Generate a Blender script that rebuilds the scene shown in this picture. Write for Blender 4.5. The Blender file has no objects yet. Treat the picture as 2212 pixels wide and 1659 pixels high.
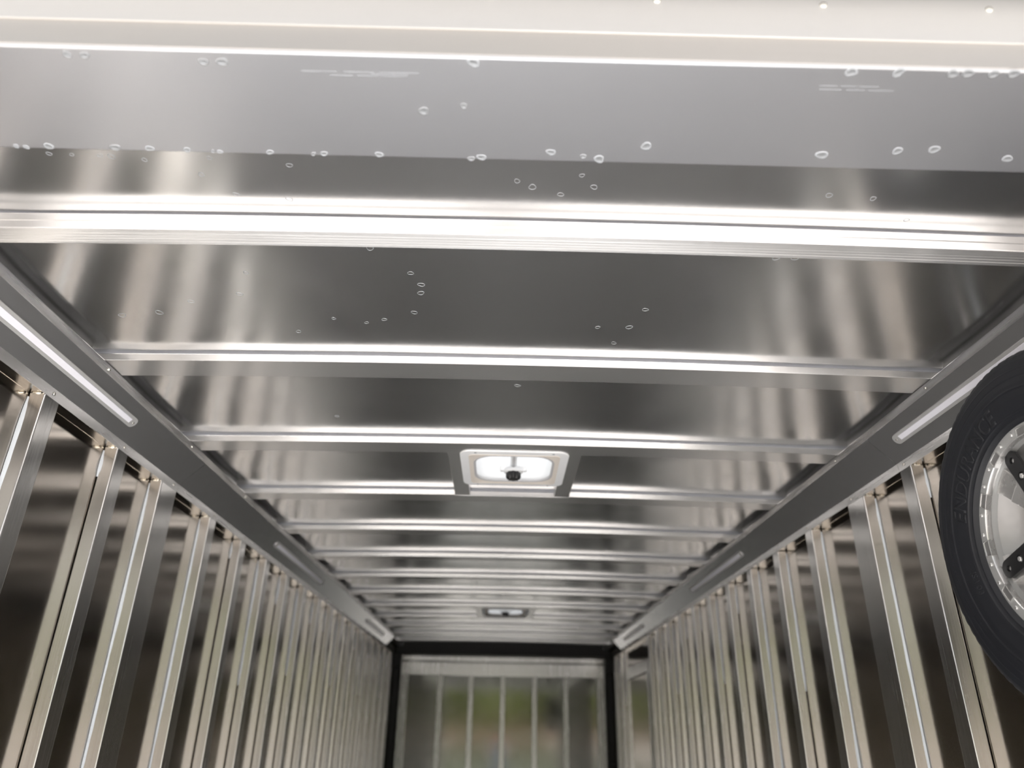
import bpy, bmesh, math, random
from mathutils import Vector, Matrix, noise
random.seed(7)
scene = bpy.context.scene
COL = scene.collection

# ------------------------------------------------------------------ camera
# camera stands at the rear opening, 1.21 m above the trailer floor (z = 0)
CAMX, CAMZ = -0.0357, 1.21
pitch, yaw, roll = math.radians(25.3936), math.radians(0.5042), math.radians(1.0713)
cp, sp, cy, sy = math.cos(pitch), math.sin(pitch), math.cos(yaw), math.sin(yaw)
F = Vector((sy*cp, cy*cp, sp)); Rv = Vector((cy, -sy, 0)); U = Rv.cross(F)
R2 = Rv*math.cos(roll) + U*math.sin(roll); U2 = -Rv*math.sin(roll) + U*math.cos(roll)
cam_data = bpy.data.cameras.new('camera')
cam_data.sensor_fit = 'HORIZONTAL'; cam_data.sensor_width = 36.0
cam_data.lens = 1583.56/2212*36.0
cam_data.clip_start = 0.02; cam_data.clip_end = 400
cam_data.dof.use_dof = True; cam_data.dof.focus_distance = 1.75; cam_data.dof.aperture_fstop = 2.2
cam = bpy.data.objects.new('camera', cam_data); COL.objects.link(cam)
m = Matrix((R2, U2, -F)).transposed().to_4x4(); m.translation = Vector((CAMX, 0, CAMZ))
cam.matrix_world = m
scene.camera = cam

# ------------------------------------------------------------------ light
w = bpy.data.worlds.new('world'); scene.world = w; w.use_nodes = True
nt = w.node_tree
# bright hazy sky: clear-sky gradient veiled by thin white cloud
sky = nt.nodes.new('ShaderNodeTexSky'); sky.sky_type = 'NISHITA'
sky.sun_disc = False; sky.sun_elevation = math.radians(64); sky.sun_rotation = math.radians(150)
sky.air_density = 1.0; sky.dust_density = 2.5; sky.ozone_density = 1.0
sk = nt.nodes.new('ShaderNodeMixRGB'); sk.blend_type = 'MULTIPLY'; sk.inputs[0].default_value = 1.0
sk.inputs[2].default_value = (0.22, 0.22, 0.22, 1)
nt.links.new(sky.outputs[0], sk.inputs[1])
veil = nt.nodes.new('ShaderNodeMixRGB')
tcw = nt.nodes.new('ShaderNodeTexCoord'); cn = nt.nodes.new('ShaderNodeTexNoise'); cn.inputs['Scale'].default_value = 2.2; cn.inputs['Detail'].default_value = 5
cr = nt.nodes.new('ShaderNodeMapRange'); cr.inputs['From Min'].default_value = 0.3; cr.inputs['From Max'].default_value = 0.7
cr.inputs['To Min'].default_value = 0.68; cr.inputs['To Max'].default_value = 0.95
# haze: brightest towards the horizon all the way round, paler and dimmer overhead
sxyz = nt.nodes.new('ShaderNodeSeparateXYZ'); ramp = nt.nodes.new('ShaderNodeValToRGB'); ramp.color_ramp.interpolation = 'EASE'
ramp.color_ramp.elements[0].position = 0.02; ramp.color_ramp.elements[0].color = (1.50, 1.45, 1.38, 1)
ramp.color_ramp.elements[1].position = 0.75; ramp.color_ramp.elements[1].color = (0.68, 0.68, 0.69, 1)
nt.links.new(tcw.outputs['Generated'], sxyz.inputs[0]); nt.links.new(sxyz.outputs['Z'], ramp.inputs[0]); nt.links.new(ramp.outputs[0], veil.inputs[2])
nt.links.new(tcw.outputs['Generated'], cn.inputs['Vector']); nt.links.new(cn.outputs['Fac'], cr.inputs['Value'])
nt.links.new(cr.outputs[0], veil.inputs[0]); nt.links.new(sk.outputs[0], veil.inputs[1])
nt.nodes['Background'].inputs['Strength'].default_value = 1.0
nt.links.new(veil.outputs[0], nt.nodes['Background'].inputs['Color'])
sun_data = bpy.data.lights.new('sun', 'SUN'); sun_data.energy = 15.0; sun_data.angle = math.radians(0.6)
sun_data.color = (1.0, 0.985, 0.965)
sun = bpy.data.objects.new('sun', sun_data); COL.objects.link(sun)
# sun stands high behind the camera, to its right: it falls on the yard and on the first metre of floor
sun_el, sun_az = math.radians(64), math.radians(-30)      # azimuth from -y towards -x
sd = Vector((-math.sin(sun_az)*math.cos(sun_el), -math.cos(sun_az)*math.cos(sun_el), math.sin(sun_el)))
sun.rotation_euler = sd.to_track_quat('Z', 'Y').to_euler()
sun.location = (4, -6, 12)

vs = scene.view_settings
vs.view_transform = 'Standard'; vs.look = 'None'; vs.gamma = 1.0; vs.use_curve_mapping = False
vs.exposure = 0.04

# ------------------------------------------------------------------ materials
def new_mat(name):
    mt = bpy.data.materials.new(name); mt.use_nodes = True
    return mt, mt.node_tree, mt.node_tree.nodes['Principled BSDF']

def metal(name, col, rough, rvar=0.06, stretch=(3, 120, 120), bump=0.0, cvar=0.06, wave=0.0, haze=0.0, metallic=1.0):
    """aluminium: streaky roughness along one axis (stretch = object-space noise scale)"""
    mt, t, p = new_mat(name)
    tc = t.nodes.new('ShaderNodeTexCoord'); mp = t.nodes.new('ShaderNodeMapping')
    mp.inputs['Scale'].default_value = stretch
    t.links.new(tc.outputs['Object'], mp.inputs['Vector'])
    n = t.nodes.new('ShaderNodeTexNoise'); n.inputs['Scale'].default_value = 1.0; n.inputs['Detail'].default_value = 4
    t.links.new(mp.outputs[0], n.inputs['Vector'])
    mr = t.nodes.new('ShaderNodeMapRange')
    mr.inputs['From Min'].default_value = 0.25; mr.inputs['From Max'].default_value = 0.75
    mr.inputs['To Min'].default_value = max(0.02, rough-rvar); mr.inputs['To Max'].default_value = rough+rvar
    t.links.new(n.outputs['Fac'], mr.inputs['Value']); t.links.new(mr.outputs[0], p.inputs['Roughness'])
    mx = t.nodes.new('ShaderNodeMixRGB'); mx.inputs[1].default_value = (*[c*(1-cvar) for c in col], 1)
    mx.inputs[2].default_value = (*[min(1, c*(1+cvar)) for c in col], 1)
    n2 = t.nodes.new('ShaderNodeTexNoise'); n2.inputs['Scale'].default_value = 2.3; n2.inputs['Detail'].default_value = 3
    t.links.new(tc.outputs['Object'], n2.inputs['Vector']); t.links.new(n2.outputs['Fac'], mx.inputs[0])
    t.links.new(mx.outputs[0], p.inputs['Base Color'])
    p.inputs['Metallic'].default_value = metallic
    if bump:
        b = t.nodes.new('ShaderNodeBump'); b.inputs['Strength'].default_value = bump; b.inputs['Distance'].default_value = 0.0006
        t.links.new(n.outputs['Fac'], b.inputs['Height']); t.links.new(b.outputs[0], p.inputs['Normal'])
    if haze:   # broad second lobe: the haze of a mill finish
        p2 = t.nodes.new('ShaderNodeBsdfPrincipled'); p2.inputs['Metallic'].default_value = metallic; p2.inputs['Roughness'].default_value = 0.62
        t.links.new(mx.outputs[0], p2.inputs['Base Color'])
        ms = t.nodes.new('ShaderNodeMixShader'); ms.inputs[0].default_value = haze
        t.links.new(p.outputs[0], ms.inputs[1]); t.links.new(p2.outputs[0], ms.inputs[2])
        t.links.new(ms.outputs[0], t.nodes['Material Output'].inputs['Surface'])
    return mt

def plain(name, col, rough=0.5, metallic=0.0, var=0.08, scale=40, bump=0.0, spec=0.5):
    mt, t, p = new_mat(name)
    tc = t.nodes.new('ShaderNodeTexCoord'); n = t.nodes.new('ShaderNodeTexNoise'); n.inputs['Scale'].default_value = scale
    t.links.new(tc.outputs['Object'], n.inputs['Vector'])
    mx = t.nodes.new('ShaderNodeMixRGB'); mx.inputs[1].default_value = (*[c*(1-var) for c in col], 1)
    mx.inputs[2].default_value = (*[min(1, c*(1+var)) for c in col], 1)
    t.links.new(n.outputs['Fac'], mx.inputs[0]); t.links.new(mx.outputs[0], p.inputs['Base Color'])
    p.inputs['Roughness'].default_value = rough; p.inputs['Metallic'].default_value = metallic
    p.inputs['Specular IOR Level'].default_value = spec
    if bump:
        b = t.nodes.new('ShaderNodeBump'); b.inputs['Strength'].default_value = bump; b.inputs['Distance'].default_value = 0.002
        t.links.new(n.outputs['Fac'], b.inputs['Height']); t.links.new(b.outputs[0], p.inputs['Normal'])
    return mt

M = {}
M['ceiling'] = metal('ceiling_aluminium', (0.87, 0.87, 0.87), 0.19, 0.03, (6, 6, 6), cvar=0.02, haze=0.085)
M['lip'] = metal('lip_aluminium', (0.60, 0.575, 0.54), 0.42, 0.05, (3, 60, 60), cvar=0.03)
M['header'] = metal('header_aluminium', (0.76, 0.77, 0.80), 0.30, 0.012, (300, 300, 300), cvar=0.01, haze=0.36)
M['fascia'] = metal('fascia_aluminium', (0.72, 0.71, 0.695), 0.55, 0.04, (3, 60, 60), cvar=0.03)
M['bow'] = metal('bow_aluminium', (0.86, 0.855, 0.85), 0.22, 0.04, (3, 140, 140), bump=0.03, haze=0.34)
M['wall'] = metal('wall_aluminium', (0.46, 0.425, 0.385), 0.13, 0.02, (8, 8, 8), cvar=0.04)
M['stud'] = metal('stud_aluminium', (0.75, 0.748, 0.74), 0.24, 0.05, (150, 150, 2), bump=0.04)
M['door'] = metal('door_aluminium', (0.35, 0.35, 0.335), 0.10, 0.02, (8, 8, 8), cvar=0.04)
M['door_rib'] = metal('door_rib_aluminium', (0.50, 0.50, 0.485), 0.26, 0.05, (120, 120, 3), cvar=0.03)
M['rail'] = metal('rail_aluminium', (0.55, 0.51, 0.45), 0.2, 0.05, (80, 3, 80))
M['cove'] = metal('cove_aluminium', (0.66, 0.66, 0.665), 0.22, 0.03, (40, 40, 40), cvar=0.03, metallic=0.87)
M['cove_far'] = M['cove']
M['flange'] = metal('flange_aluminium', (0.80, 0.80, 0.80), 0.25, 0.05, (80, 3, 80))
M['screw'] = metal('screw_steel', (0.80, 0.78, 0.72), 0.25, 0.05, (50, 50, 50))
M['sealant'] = plain('white_sealant', (0.72, 0.77, 0.82), 0.45, var=0.05)
M['sealant_grey'] = plain('grey_sealant', (0.30, 0.31, 0.34), 0.5)
M['weld'] = metal('weld_aluminium', (0.75, 0.71, 0.62), 0.28, 0.1, (90, 90, 90), bump=0.6)
M['housing'] = plain('light_housing_grey', (0.56, 0.56, 0.555), 0.35, 0.3, 0.03)
M['lens'] = plain('light_lens_white', (0.90, 0.90, 0.97), 0.25, var=0.02)
M['white'] = plain('white_plastic', (0.92, 0.935, 0.95), 0.4, var=0.02)
M['gasket'] = plain('grey_gasket', (0.55, 0.55, 0.56), 0.5)
M['cream'] = plain('cream_plastic', (0.86, 0.80, 0.73), 0.45, var=0.02)
M['black'] = plain('black_paint', (0.012, 0.011, 0.010), 0.5, var=0.2)
M['blackplastic'] = plain('black_plastic', (0.010, 0.010, 0.011), 0.35, var=0.1)
M['rubber'] = plain('tyre_rubber', (0.0065, 0.0075, 0.0110), 0.55, var=0.25, scale=25, bump=0.05)
M['rubber_letter'] = plain('tyre_letter_rubber', (0.0070, 0.0080, 0.0112), 0.55, var=0.1)
M['alloy'] = metal('wheel_alloy', (0.66, 0.655, 0.645), 0.25, 0.04, (120, 120, 120), cvar=0.02, metallic=0.75)
M['alloy_ring'] = metal('wheel_ring', (0.50, 0.505, 0.50), 0.35, 0.04, (60, 60, 60), cvar=0.03, metallic=0.5)
M['alloy_dull'] = metal('wheel_dull', (0.29, 0.287, 0.283), 0.36, 0.04, (60, 60, 60), cvar=0.03, metallic=0.65)
M['spot'] = plain('dried_water_mark', (0.50, 0.53, 0.56), 0.6, 0.3, 0.1, 300)
M['spot_dim'] = plain('faint_water_mark', (0.42, 0.44, 0.46), 0.45, 0.5, 0.1, 300)
M['floor'] = plain('pale_grey_floor', (0.86, 0.86, 0.86), 0.36, 0.5, var=0.06, scale=6)
M['skin_out'] = plain('outer_skin_paint', (0.05, 0.05, 0.055), 0.4)
M['gravel'] = plain('pale_gravel', (0.515, 0.485, 0.465), 0.9, var=0.25, scale=3.0, spec=0.05)
M['grass'] = plain('mown_grass', (0.04, 0.05, 0.028), 0.9, var=0.35, scale=1.2, spec=0.05)
M['earth'] = plain('bare_red_earth', (0.17, 0.115, 0.085), 0.9, var=0.25, scale=0.8, spec=0.05)
M['leaf'] = plain('tree_leaves', (0.29, 0.35, 0.13), 0.7, var=0.5, scale=1.6, spec=0.05)
M['bark'] = plain('tree_bark', (0.12, 0.085, 0.06), 0.85, var=0.3, scale=6)
mt, t, p = new_mat('vent_lid_plastic')
p.inputs['Base Color'].default_value = (0.9, 0.9, 0.9, 1); p.inputs['Roughness'].default_value = 0.3
tr = t.nodes.new('ShaderNodeBsdfTranslucent'); tr.inputs['Color'].default_value = (0.34, 0.345, 0.35, 1)
tn = t.nodes.new('ShaderNodeTexNoise'); tn.inputs['Scale'].default_value = 60
ms = t.nodes.new('ShaderNodeMixShader'); ms.inputs[0].default_value = 0.72
t.links.new(p.outputs[0], ms.inputs[1]); t.links.new(tr.outputs[0], ms.inputs[2])
t.links.new(ms.outputs[0], t.nodes['Material Output'].inputs['Surface'])
M['lid'] = mt

# ------------------------------------------------------------------ mesh helpers
class MB:
    def __init__(s): s.v, s.f = [], []
    def add(s, vs, fs):
        o = len(s.v); s.v += [tuple(q) for q in vs]; s.f += [tuple(o+i for i in q) for q in fs]; return s
    def box(s, x0, x1, y0, y1, z0, z1):
        return s.add([(x0,y0,z0),(x1,y0,z0),(x1,y1,z0),(x0,y1,z0),(x0,y0,z1),(x1,y0,z1),(x1,y1,z1),(x0,y1,z1)],
                     [(0,3,2,1),(4,5,6,7),(0,1,5,4),(1,2,6,5),(2,3,7,6),(3,0,4,7)])
    def rings(s, rings, close=True, cap=True):
        """skin a list of equal-length closed loops"""
        n = len(rings[0]); o = len(s.v)
        for r in rings: s.v += [tuple(q) for q in r]
        for i in range(len(rings)-1):
            for j in range(n):
                k = (j+1) % n
                if not close and k == 0: continue
                s.f.append((o+i*n+j, o+i*n+k, o+(i+1)*n+k, o+(i+1)*n+j))
        if cap:
            s.f.append(tuple(o+j for j in range(n))[::-1]); e = o+(len(rings)-1)*n; s.f.append(tuple(e+j for j in range(n)))
        return s
    def tube(s, a, b, r, n=12, r2=None):
        a, b = Vector(a), Vector(b); d = (b-a).normalized(); u = d.orthogonal().normalized(); w_ = d.cross(u)
        R = lambda c, rr: [c+(u*math.cos(2*math.pi*k/n)+w_*math.sin(2*math.pi*k/n))*rr for k in range(n)]
        return s.rings([R(a, r), R(b, r if r2 is None else r2)])
    def mesh(s, name, smooth=False, bevel=0.0, seg=2, angle=40):
        me = bpy.data.meshes.new(name); me.from_pydata(s.v, [], s.f)
        bm = bmesh.new(); bm.from_mesh(me); bmesh.ops.recalc_face_normals(bm, faces=bm.faces)
        if bevel:
            es = [e for e in bm.edges if len(e.link_faces) == 2 and e.calc_face_angle(0) > math.radians(30)]
            res = bmesh.ops.bevel(bm, geom=es, offset=bevel, segments=seg, profile=0.5, affect='EDGES', clamp_overlap=True)
            for f in bm.faces: f.smooth = True
            new = set(res['faces'])
            for e in bm.edges:      # flat faces keep their true normals beside the rounded corners
                if len(e.link_faces) == 2 and (e.link_faces[0] in new) != (e.link_faces[1] in new): e.smooth = False
        if smooth or bevel:
            for f in bm.faces: f.smooth = True
            for e in bm.edges:
                if len(e.link_faces) == 2 and e.calc_face_angle(0) > math.radians(angle): e.smooth = False
        bm.to_mesh(me); bm.free()
        return me
    def build(s, name, mat, parent=None, loc=None, **k):
        return link(name, s.mesh(name, **k), mat, parent, loc)

def link(name, me, mat, parent=None, loc=None, rot=None):
    o = bpy.data.objects.new(name, me); COL.objects.link(o)
    if mat and not me.materials: me.materials.append(M[mat] if isinstance(mat, str) else mat)
    if parent: o.parent = parent
    if loc: o.location = loc
    if rot: o.rotation_euler = rot
    return o

def again(o, parent=None, loc=None, rot=None):
    c = o.copy(); COL.objects.link(c)
    pi = o.matrix_parent_inverse.copy(); c.parent = parent if parent else o.parent; c.matrix_parent_inverse = pi
    if loc: c.location = loc
    if rot is not None: c.rotation_euler = rot
    return c

def empty(name, loc=(0,0,0), rot=(0,0,0)):
    o = bpy.data.objects.new(name, None); COL.objects.link(o); o.location = loc; o.rotation_euler = rot
    o.empty_display_size = 0.05
    return o

def tag(o, label, cat=None, group=None, kind=None):
    o['label'] = label
    if cat: o['category'] = cat
    if group: o['group'] = group
    if kind: o['kind'] = kind
    return o

def copy_tree(o, parent=None):
    c = o.copy(); COL.objects.link(c); c.parent = parent
    for ch in list(o.children): copy_tree(ch, c)
    return c

def dome(name, r, h, mat, parent=None, loc=None, n=14, rings=4):
    """rounded screw or rivet head, axis +z"""
    b = MB(); rs = []
    for i in range(rings):
        a = i/rings*math.pi/2
        rs.append([(r*math.cos(a)*math.cos(2*math.pi*k/n), r*math.cos(a)*math.sin(2*math.pi*k/n), h*math.sin(a)) for k in range(n)])
    b.rings(rs); return b.build(name, mat, parent, loc, smooth=True, angle=70)

def lathe_x(prof, n=96, closed=False):
    """revolve (x, r) profile round the x axis"""
    b = MB(); rs = []
    for (x, r) in prof:
        rs.append([(x, r*math.cos(2*math.pi*k/n), r*math.sin(2*math.pi*k/n)) for k in range(n)])
    if closed: rs.append(rs[0])
    return b.rings(rs, cap=False)

Z0 = CAMZ
HX = 1.2413            # inner stud faces
WX = 1.2850            # wall sheet
YF = 9.15              # far end
CE = 1.225             # ceiling sheet and bows run on above the coves to here
def ceil_z(x): return Z0 + 0.9165 + 0.0135*(1-(x/1.15)**2)
BOWH = 0.027
BOWS = [1.7827+0.6096*i for i in range(12)]
VENTS = [2.655, 6.335]

# ================================================================== THE SHELL
fl = MB().box(-1.30, 1.30, 0.72, YF+0.05, -0.06, 0.0).build('floor', 'floor')
tag(fl, 'grey trailer floor, seen only as reflection', kind='structure')

# ---- ceiling sheet (a real sheet with the slight oil-canning of thin aluminium)
def sheet_z(x, y):
    k = (y-1.7827-0.048)/0.6096; t_ = k-math.floor(k)
    wv = noise.noise((x*1.6, y*2.2, 3.1))*0.0028 + noise.noise((x*4.0, y*1.7, 8.4))*0.0012
    edge = max(0.0, 1-abs(abs(x)-1.12)/0.12)
    pk = 0.004*edge*math.cos(2*math.pi*t_)
    return ceil_z(x) + (wv + 0.0035*math.sin(math.pi*t_)*max(0.0, 1-(x/1.17)**2))*math.sin(math.pi*t_)**0.5 + pk*0.6
def ceiling_sheet():
    xs = sorted(set([round(-CE+2*CE*i/60, 4) for i in range(61)] + [-0.15, 0.15]))
    ys = [0.90+0.03*i for i in range(int((YF-0.90)/0.03)+1)] + [YF]
    for v in VENTS: ys += [v-0.15, v+0.15]
    ys = sorted(set(round(y, 4) for y in ys))
    b = MB(); nx = len(xs)
    b.v = [(x, y, sheet_z(x, y)) for y in ys for x in xs]
    for j in range(len(ys)-1):
        for i in range(nx-1):
            xc, yc = (xs[i]+xs[i+1])/2, (ys[j]+ys[j+1])/2
            if any(abs(xc) < 0.15 and abs(yc-v) < 0.15 for v in VENTS): continue
            b.f.append((j*nx+i, j*nx+i+1, (j+1)*nx+i+1, (j+1)*nx+i))
    me = b.mesh('ceiling', smooth=True, angle=80)
    return link('ceiling', me, 'ceiling')
ceiling = ceiling_sheet()
tag(ceiling, 'polished aluminium ceiling sheet between the roof bows', kind='structure')
# outer roof skin above it, open round the vents
b = MB(); zt = Z0+1.03
segs = [0.70, VENTS[0]-0.152, VENTS[0]+0.152, VENTS[1]-0.152, VENTS[1]+0.152, YF+0.1]
for i in range(5):
    if i % 2 == 0: b.box(-1.31, 1.31, segs[i], segs[i+1], zt, zt+0.01)
    else:
        b.box(-1.31, -0.152, segs[i], segs[i+1], zt, zt+0.01); b.box(0.152, 1.31, segs[i], segs[i+1], zt, zt+0.01)
b.build('roof_skin', 'skin_out', ceiling)

# ---- roof bows: crowned bars under the sheet, each with its sealant line
def bow_mesh(y0, depth, h, gap, x0=-CE, x1=CE, nseg=24, ridge=0.0, inset=0.0, drop=0.0):
    b = MB(); rs = []
    for i in range(nseg+1):
        x = x0+(x1-x0)*i/nseg; zc = ceil_z(x)
        zt_, zb_ = zc-gap, zc-h
        if ridge:
            zm = (zt_+zb_)/2
            pr = [(0, zt_), (0, zm+0.001), (-ridge, zm-0.001), (-ridge, zb_)]
        else: pr = [(0, zt_), (0, zb_)]
        pr = [(x, y0+inset+q, z_) for q, z_ in pr] + [(x, y0+depth, zb_-drop), (x, y0+depth, zt_)]
        rs.append(pr)
    return b.rings(rs)
def bow(y0, depth=0.0957, h=BOWH, gap=0.0055, ridge=0.0, cut=None, drop=0.0):
    if cut is None:
        o = bow_mesh(y0, depth, h, gap, ridge=ridge, drop=drop).build('roof_bow', 'bow', ceiling, bevel=0.0016)
        b = MB(); b2 = bow_mesh(y0+0.004, depth-0.008, gap+0.001, -0.0015)
        b2.build('sealant_strip', 'sealant_grey', o)
        return o
    o = bow_mesh(y0, depth, h, gap, -CE, -cut).build('roof_bow', 'bow', ceiling, bevel=0.0016)
    bow_mesh(y0, depth, h, gap, cut, CE).build('bow_end', 'bow', o, bevel=0.0016)
    bow_mesh(y0+0.012, depth-0.012, h, gap, -cut, cut, nseg=6).build('bow_middle', 'bow', o, bevel=0.0016)
    bow_mesh(y0+0.004, depth-0.008, gap+0.001, -0.0015).build('sealant_strip', 'sealant_grey', o)
    return o
bow1 = bow(1.187, 0.0331, 0.0415, 0.003, ridge=0.0025, drop=0.0118)
# grooves pressed along the underside of the first, narrower bow
for q in (0.007, 0.013, 0.019, 0.025):
    b = MB(); rs = []
    for i in range(25):
        x = -CE+2*CE*i/24; zb_ = ceil_z(x)-0.0415-0.356*q
        rs.append([(x, 1.187+q, zb_+0.001), (x, 1.187+q, zb_-0.0007), (x, 1.187+q+0.0028, zb_-0.0017), (x, 1.187+q+0.0028, zb_)])
    b.rings(rs).build('extruded_rib', 'bow', bow1)
for i, y in enumerate(BOWS):
    near_vent = any(abs(y+0.05-(v+0.36)) < 0.1 for v in VENTS)
    bow(y, cut=0.242 if near_vent else None)
for s in (-1, 1):
    x0, x1 = sorted((s*1.165, s*1.228))
    MB().box(x0, x1, 0.945, YF, Z0+0.8895, Z0+0.925).build('cavity_closer', 'bow', ceiling)  # added to close the deep cavity above the cove and brighten the ceiling edge
# framing tubes that carry each roof vent between two bows
for v in VENTS:
    a = max(y for y in BOWS if y < v)+0.0957; e = min(y for y in BOWS if y > v)
    for s in (-1, 1):
        b = MB(); x0, x1 = sorted((s*0.178, s*0.241)); zz = ceil_z(0.2)
        b.box(x0, x1, a, e+0.010, zz-BOWH+0.0005, zz+0.004)
        b.build('vent_framing_tube', 'bow', ceiling, bevel=0.002)

# ---- side walls: dark mirror-like sheets, studs as parts
def stud_mesh(width, name):
    b = MB(); d = WX-HX-0.0012
    # local: x 0 = inner face .. d towards the wall; y 0 = face towards the opening
    b.box(0, d, 0, width, 0.0, Z0+0.783)
    return b.mesh(name, bevel=0.0042, seg=3, angle=50)
studA = stud_mesh(0.068, 'stud'); studW = stud_mesh(0.130, 'stud_wide')
for me in (studA, studW): me.materials.append(M['stud'])
stud_y = [2.172+0.4064*k for k in range(-3, 17)]
def bead(seed, z0, z1, w=0.009):
    """wavy run of sealant in the corner between a stud's near face and the sheet; local x grows towards the wall"""
    rnd = random.Random(seed); b = MB(); rs = []; n = max(4, int((z1-z0)/0.03))
    for i in range(n+1):
        z_ = z0+(z1-z0)*i/n
        k = 0.75+0.5*noise.noise((seed*3.7, z_*4.0, 0.0)) + 0.15*rnd.random()
        k *= min(1.0, 0.3+min(i, n-i)*0.5)
        rs.append([(0, 0, z_), (-w*k, 0.0005, z_), (-w*0.6*k, -0.004*k, z_), (-0.0005, -0.006*k, z_)])
    return b.rings(rs).mesh('sealant_bead', smooth=True, angle=60)
def build_wall(side, s):
    x0, x1 = sorted((s*WX, s*(WX+0.02)))
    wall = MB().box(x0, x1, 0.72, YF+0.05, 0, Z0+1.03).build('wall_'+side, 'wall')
    tag(wall, 'dark mirror-like aluminium wall sheet behind the %s studs' % side, kind='structure')
    x0, x1 = sorted((s*(HX+0.0035), s*(WX+0.001)))
    MB().box(x0, x1, 0.81, YF, Z0+0.783, Z0+0.868).build('top_rail', 'rail', wall, bevel=0.003)
    rows = [(y, False) for y in stud_y if not (s > 0 and 6.75 < y < 8.0) and not 2.45 < y < 2.66] + [(2.503, True)]
    rows.sort()
    zt_ = Z0+0.775
    full = {'left': {1.7656: (0.2, 1.0), 2.172: (0.955, 1.0), 2.503: (0.0, 1.0), 2.9848: (0.0, 1.0), 3.3912: (0.96, 1), 3.7976: (0.7, 1)},
            'right': {1.7656: (0.5, 1.0), 2.172: (0.95, 1.0), 2.503: (0.0, 1.0), 2.9848: (0.25, 1.0), 3.3912: (0.7, 1), 3.7976: (0.3, 1)}}[side]
    for i, (y, wide) in enumerate(rows):
        me = studW if wide else studA
        o = bpy.data.objects.new('stud', me); COL.objects.link(o); o.parent = wall
        o.location = (s*HX, y, 0)
        if s < 0: o.scale = (-1, 1, 1)
        key = min(full, key=lambda k: abs(k-y))
        lo, hi = full[key] if abs(key-y) < 0.05 else ((0.75, 1.0) if i % 3 == 0 else (0.92, 1.0))
        bm_ = bead(i*2+(s > 0), zt_*lo if lo else 0.02, zt_-0.004)
        bm_.materials.append(M['sealant'])
        q = bpy.data.objects.new('sealant_bead', bm_); COL.objects.link(q); q.parent = o; q.location = (WX-HX-0.0005, 0, 0)
        if y < 3.2:   # weld where the stud meets the top rail
            wb = MB(); rs = []
            for k in range(7):
                a = k/6; rr = 0.0042*math.sin(math.pi*(0.10+0.80*a))*(1+0.25*math.sin(k*2.3+i))
                rs.append([(0.010+0.024*a, -0.002+rr*math.cos(j*math.pi/4), Z0+0.7815+rr*0.8*math.sin(j*math.pi/4)) for j in range(8)])
            wb.rings(rs).build('weld_bead', 'weld', o, smooth=True, angle=80)
    return wall
wall_l = build_wall('left', -1); wall_r = build_wall('right', 1)

# ---- cove trim: bent strip with a flange against the studs and one against the bows
PROF = [(1.2403, 0.779), (1.2363, 0.805), (1.1540, 0.8880), (1.1210, 0.8875)]
def cove(side, n, s, seams, shade=None):
    root = empty('trim_%d' % n, (s*1.2, 0.945, Z0+0.78))
    tag(root, 'dark grey bent cove strip along the %s top edge, screwed on' % side, kind='structure')
    inv = Matrix.Translation(root.location).inverted()
    for j in range(len(seams)-1):
        a, e = seams[j]+0.0008, seams[j+1]-0.0008
        T = 0.0014
        # middle dark face
        dz = 0.0012 if j % 2 else 0.0
        pts = [(s*x, z_) for x, z_ in PROF]
        def strip(p, q, nm, mat, off):
            (xa, za), (xb, zb_) = p, q
            nx, nz = (zb_-za), -(xb-xa); L = math.hypot(nx, nz); nx, nz = nx/L*T, nz/L*T
            if nx*s < -1e-4 or (abs(nx) < 1e-4 and nz < 0): nx, nz = -nx, -nz            # thickness grows away from the room
            bb = MB(); loop = [(xa-nx*off, za-nz*off), (xb-nx*off, zb_-nz*off), (xb+nx, zb_+nz), (xa+nx, za+nz)]
            bb.rings([[(x, y, Z0+z_) for x, z_ in loop] for y in (a, e)])
            o = bb.build(nm, mat, root); o.matrix_parent_inverse = inv
            return o
        strip(pts[1], pts[2], 'cove_panel', 'cove', 0.0)
        strip(pts[0], pts[1], 'lower_flange', 'flange', 0.0)
        strip(pts[2], pts[3], 'upper_flange', 'flange', 0.0)
    # screws
    base = None
    ang = math.radians(90)*(-s)
    for y in sorted([q+0.03 for q in stud_y if 0.98 < q < 8.0 and not 2.45 < q < 2.66] + [2.59]):
        loc = (s*1.2376, y, Z0+0.793)
        if base is None:
            base = dome('screw', 0.0052, 0.0032, 'screw', root, loc); base.rotation_euler = (0, ang, 0); base.matrix_parent_inverse = inv
        else: again(base, root, loc)
    for y in [1.838+0.6096*k for k in range(-1, 11)]:
        again(base, root, (s*1.138, y, Z0+0.8875), (math.pi, 0, 0))
    return root
cove_l = cove('left', 1, -1, [0.945, 2.629, 5.55, 8.15])
cove_r = cove('right', 2, 1, [0.945, 2.2386, 4.35, 6.42, 8.15])

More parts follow.
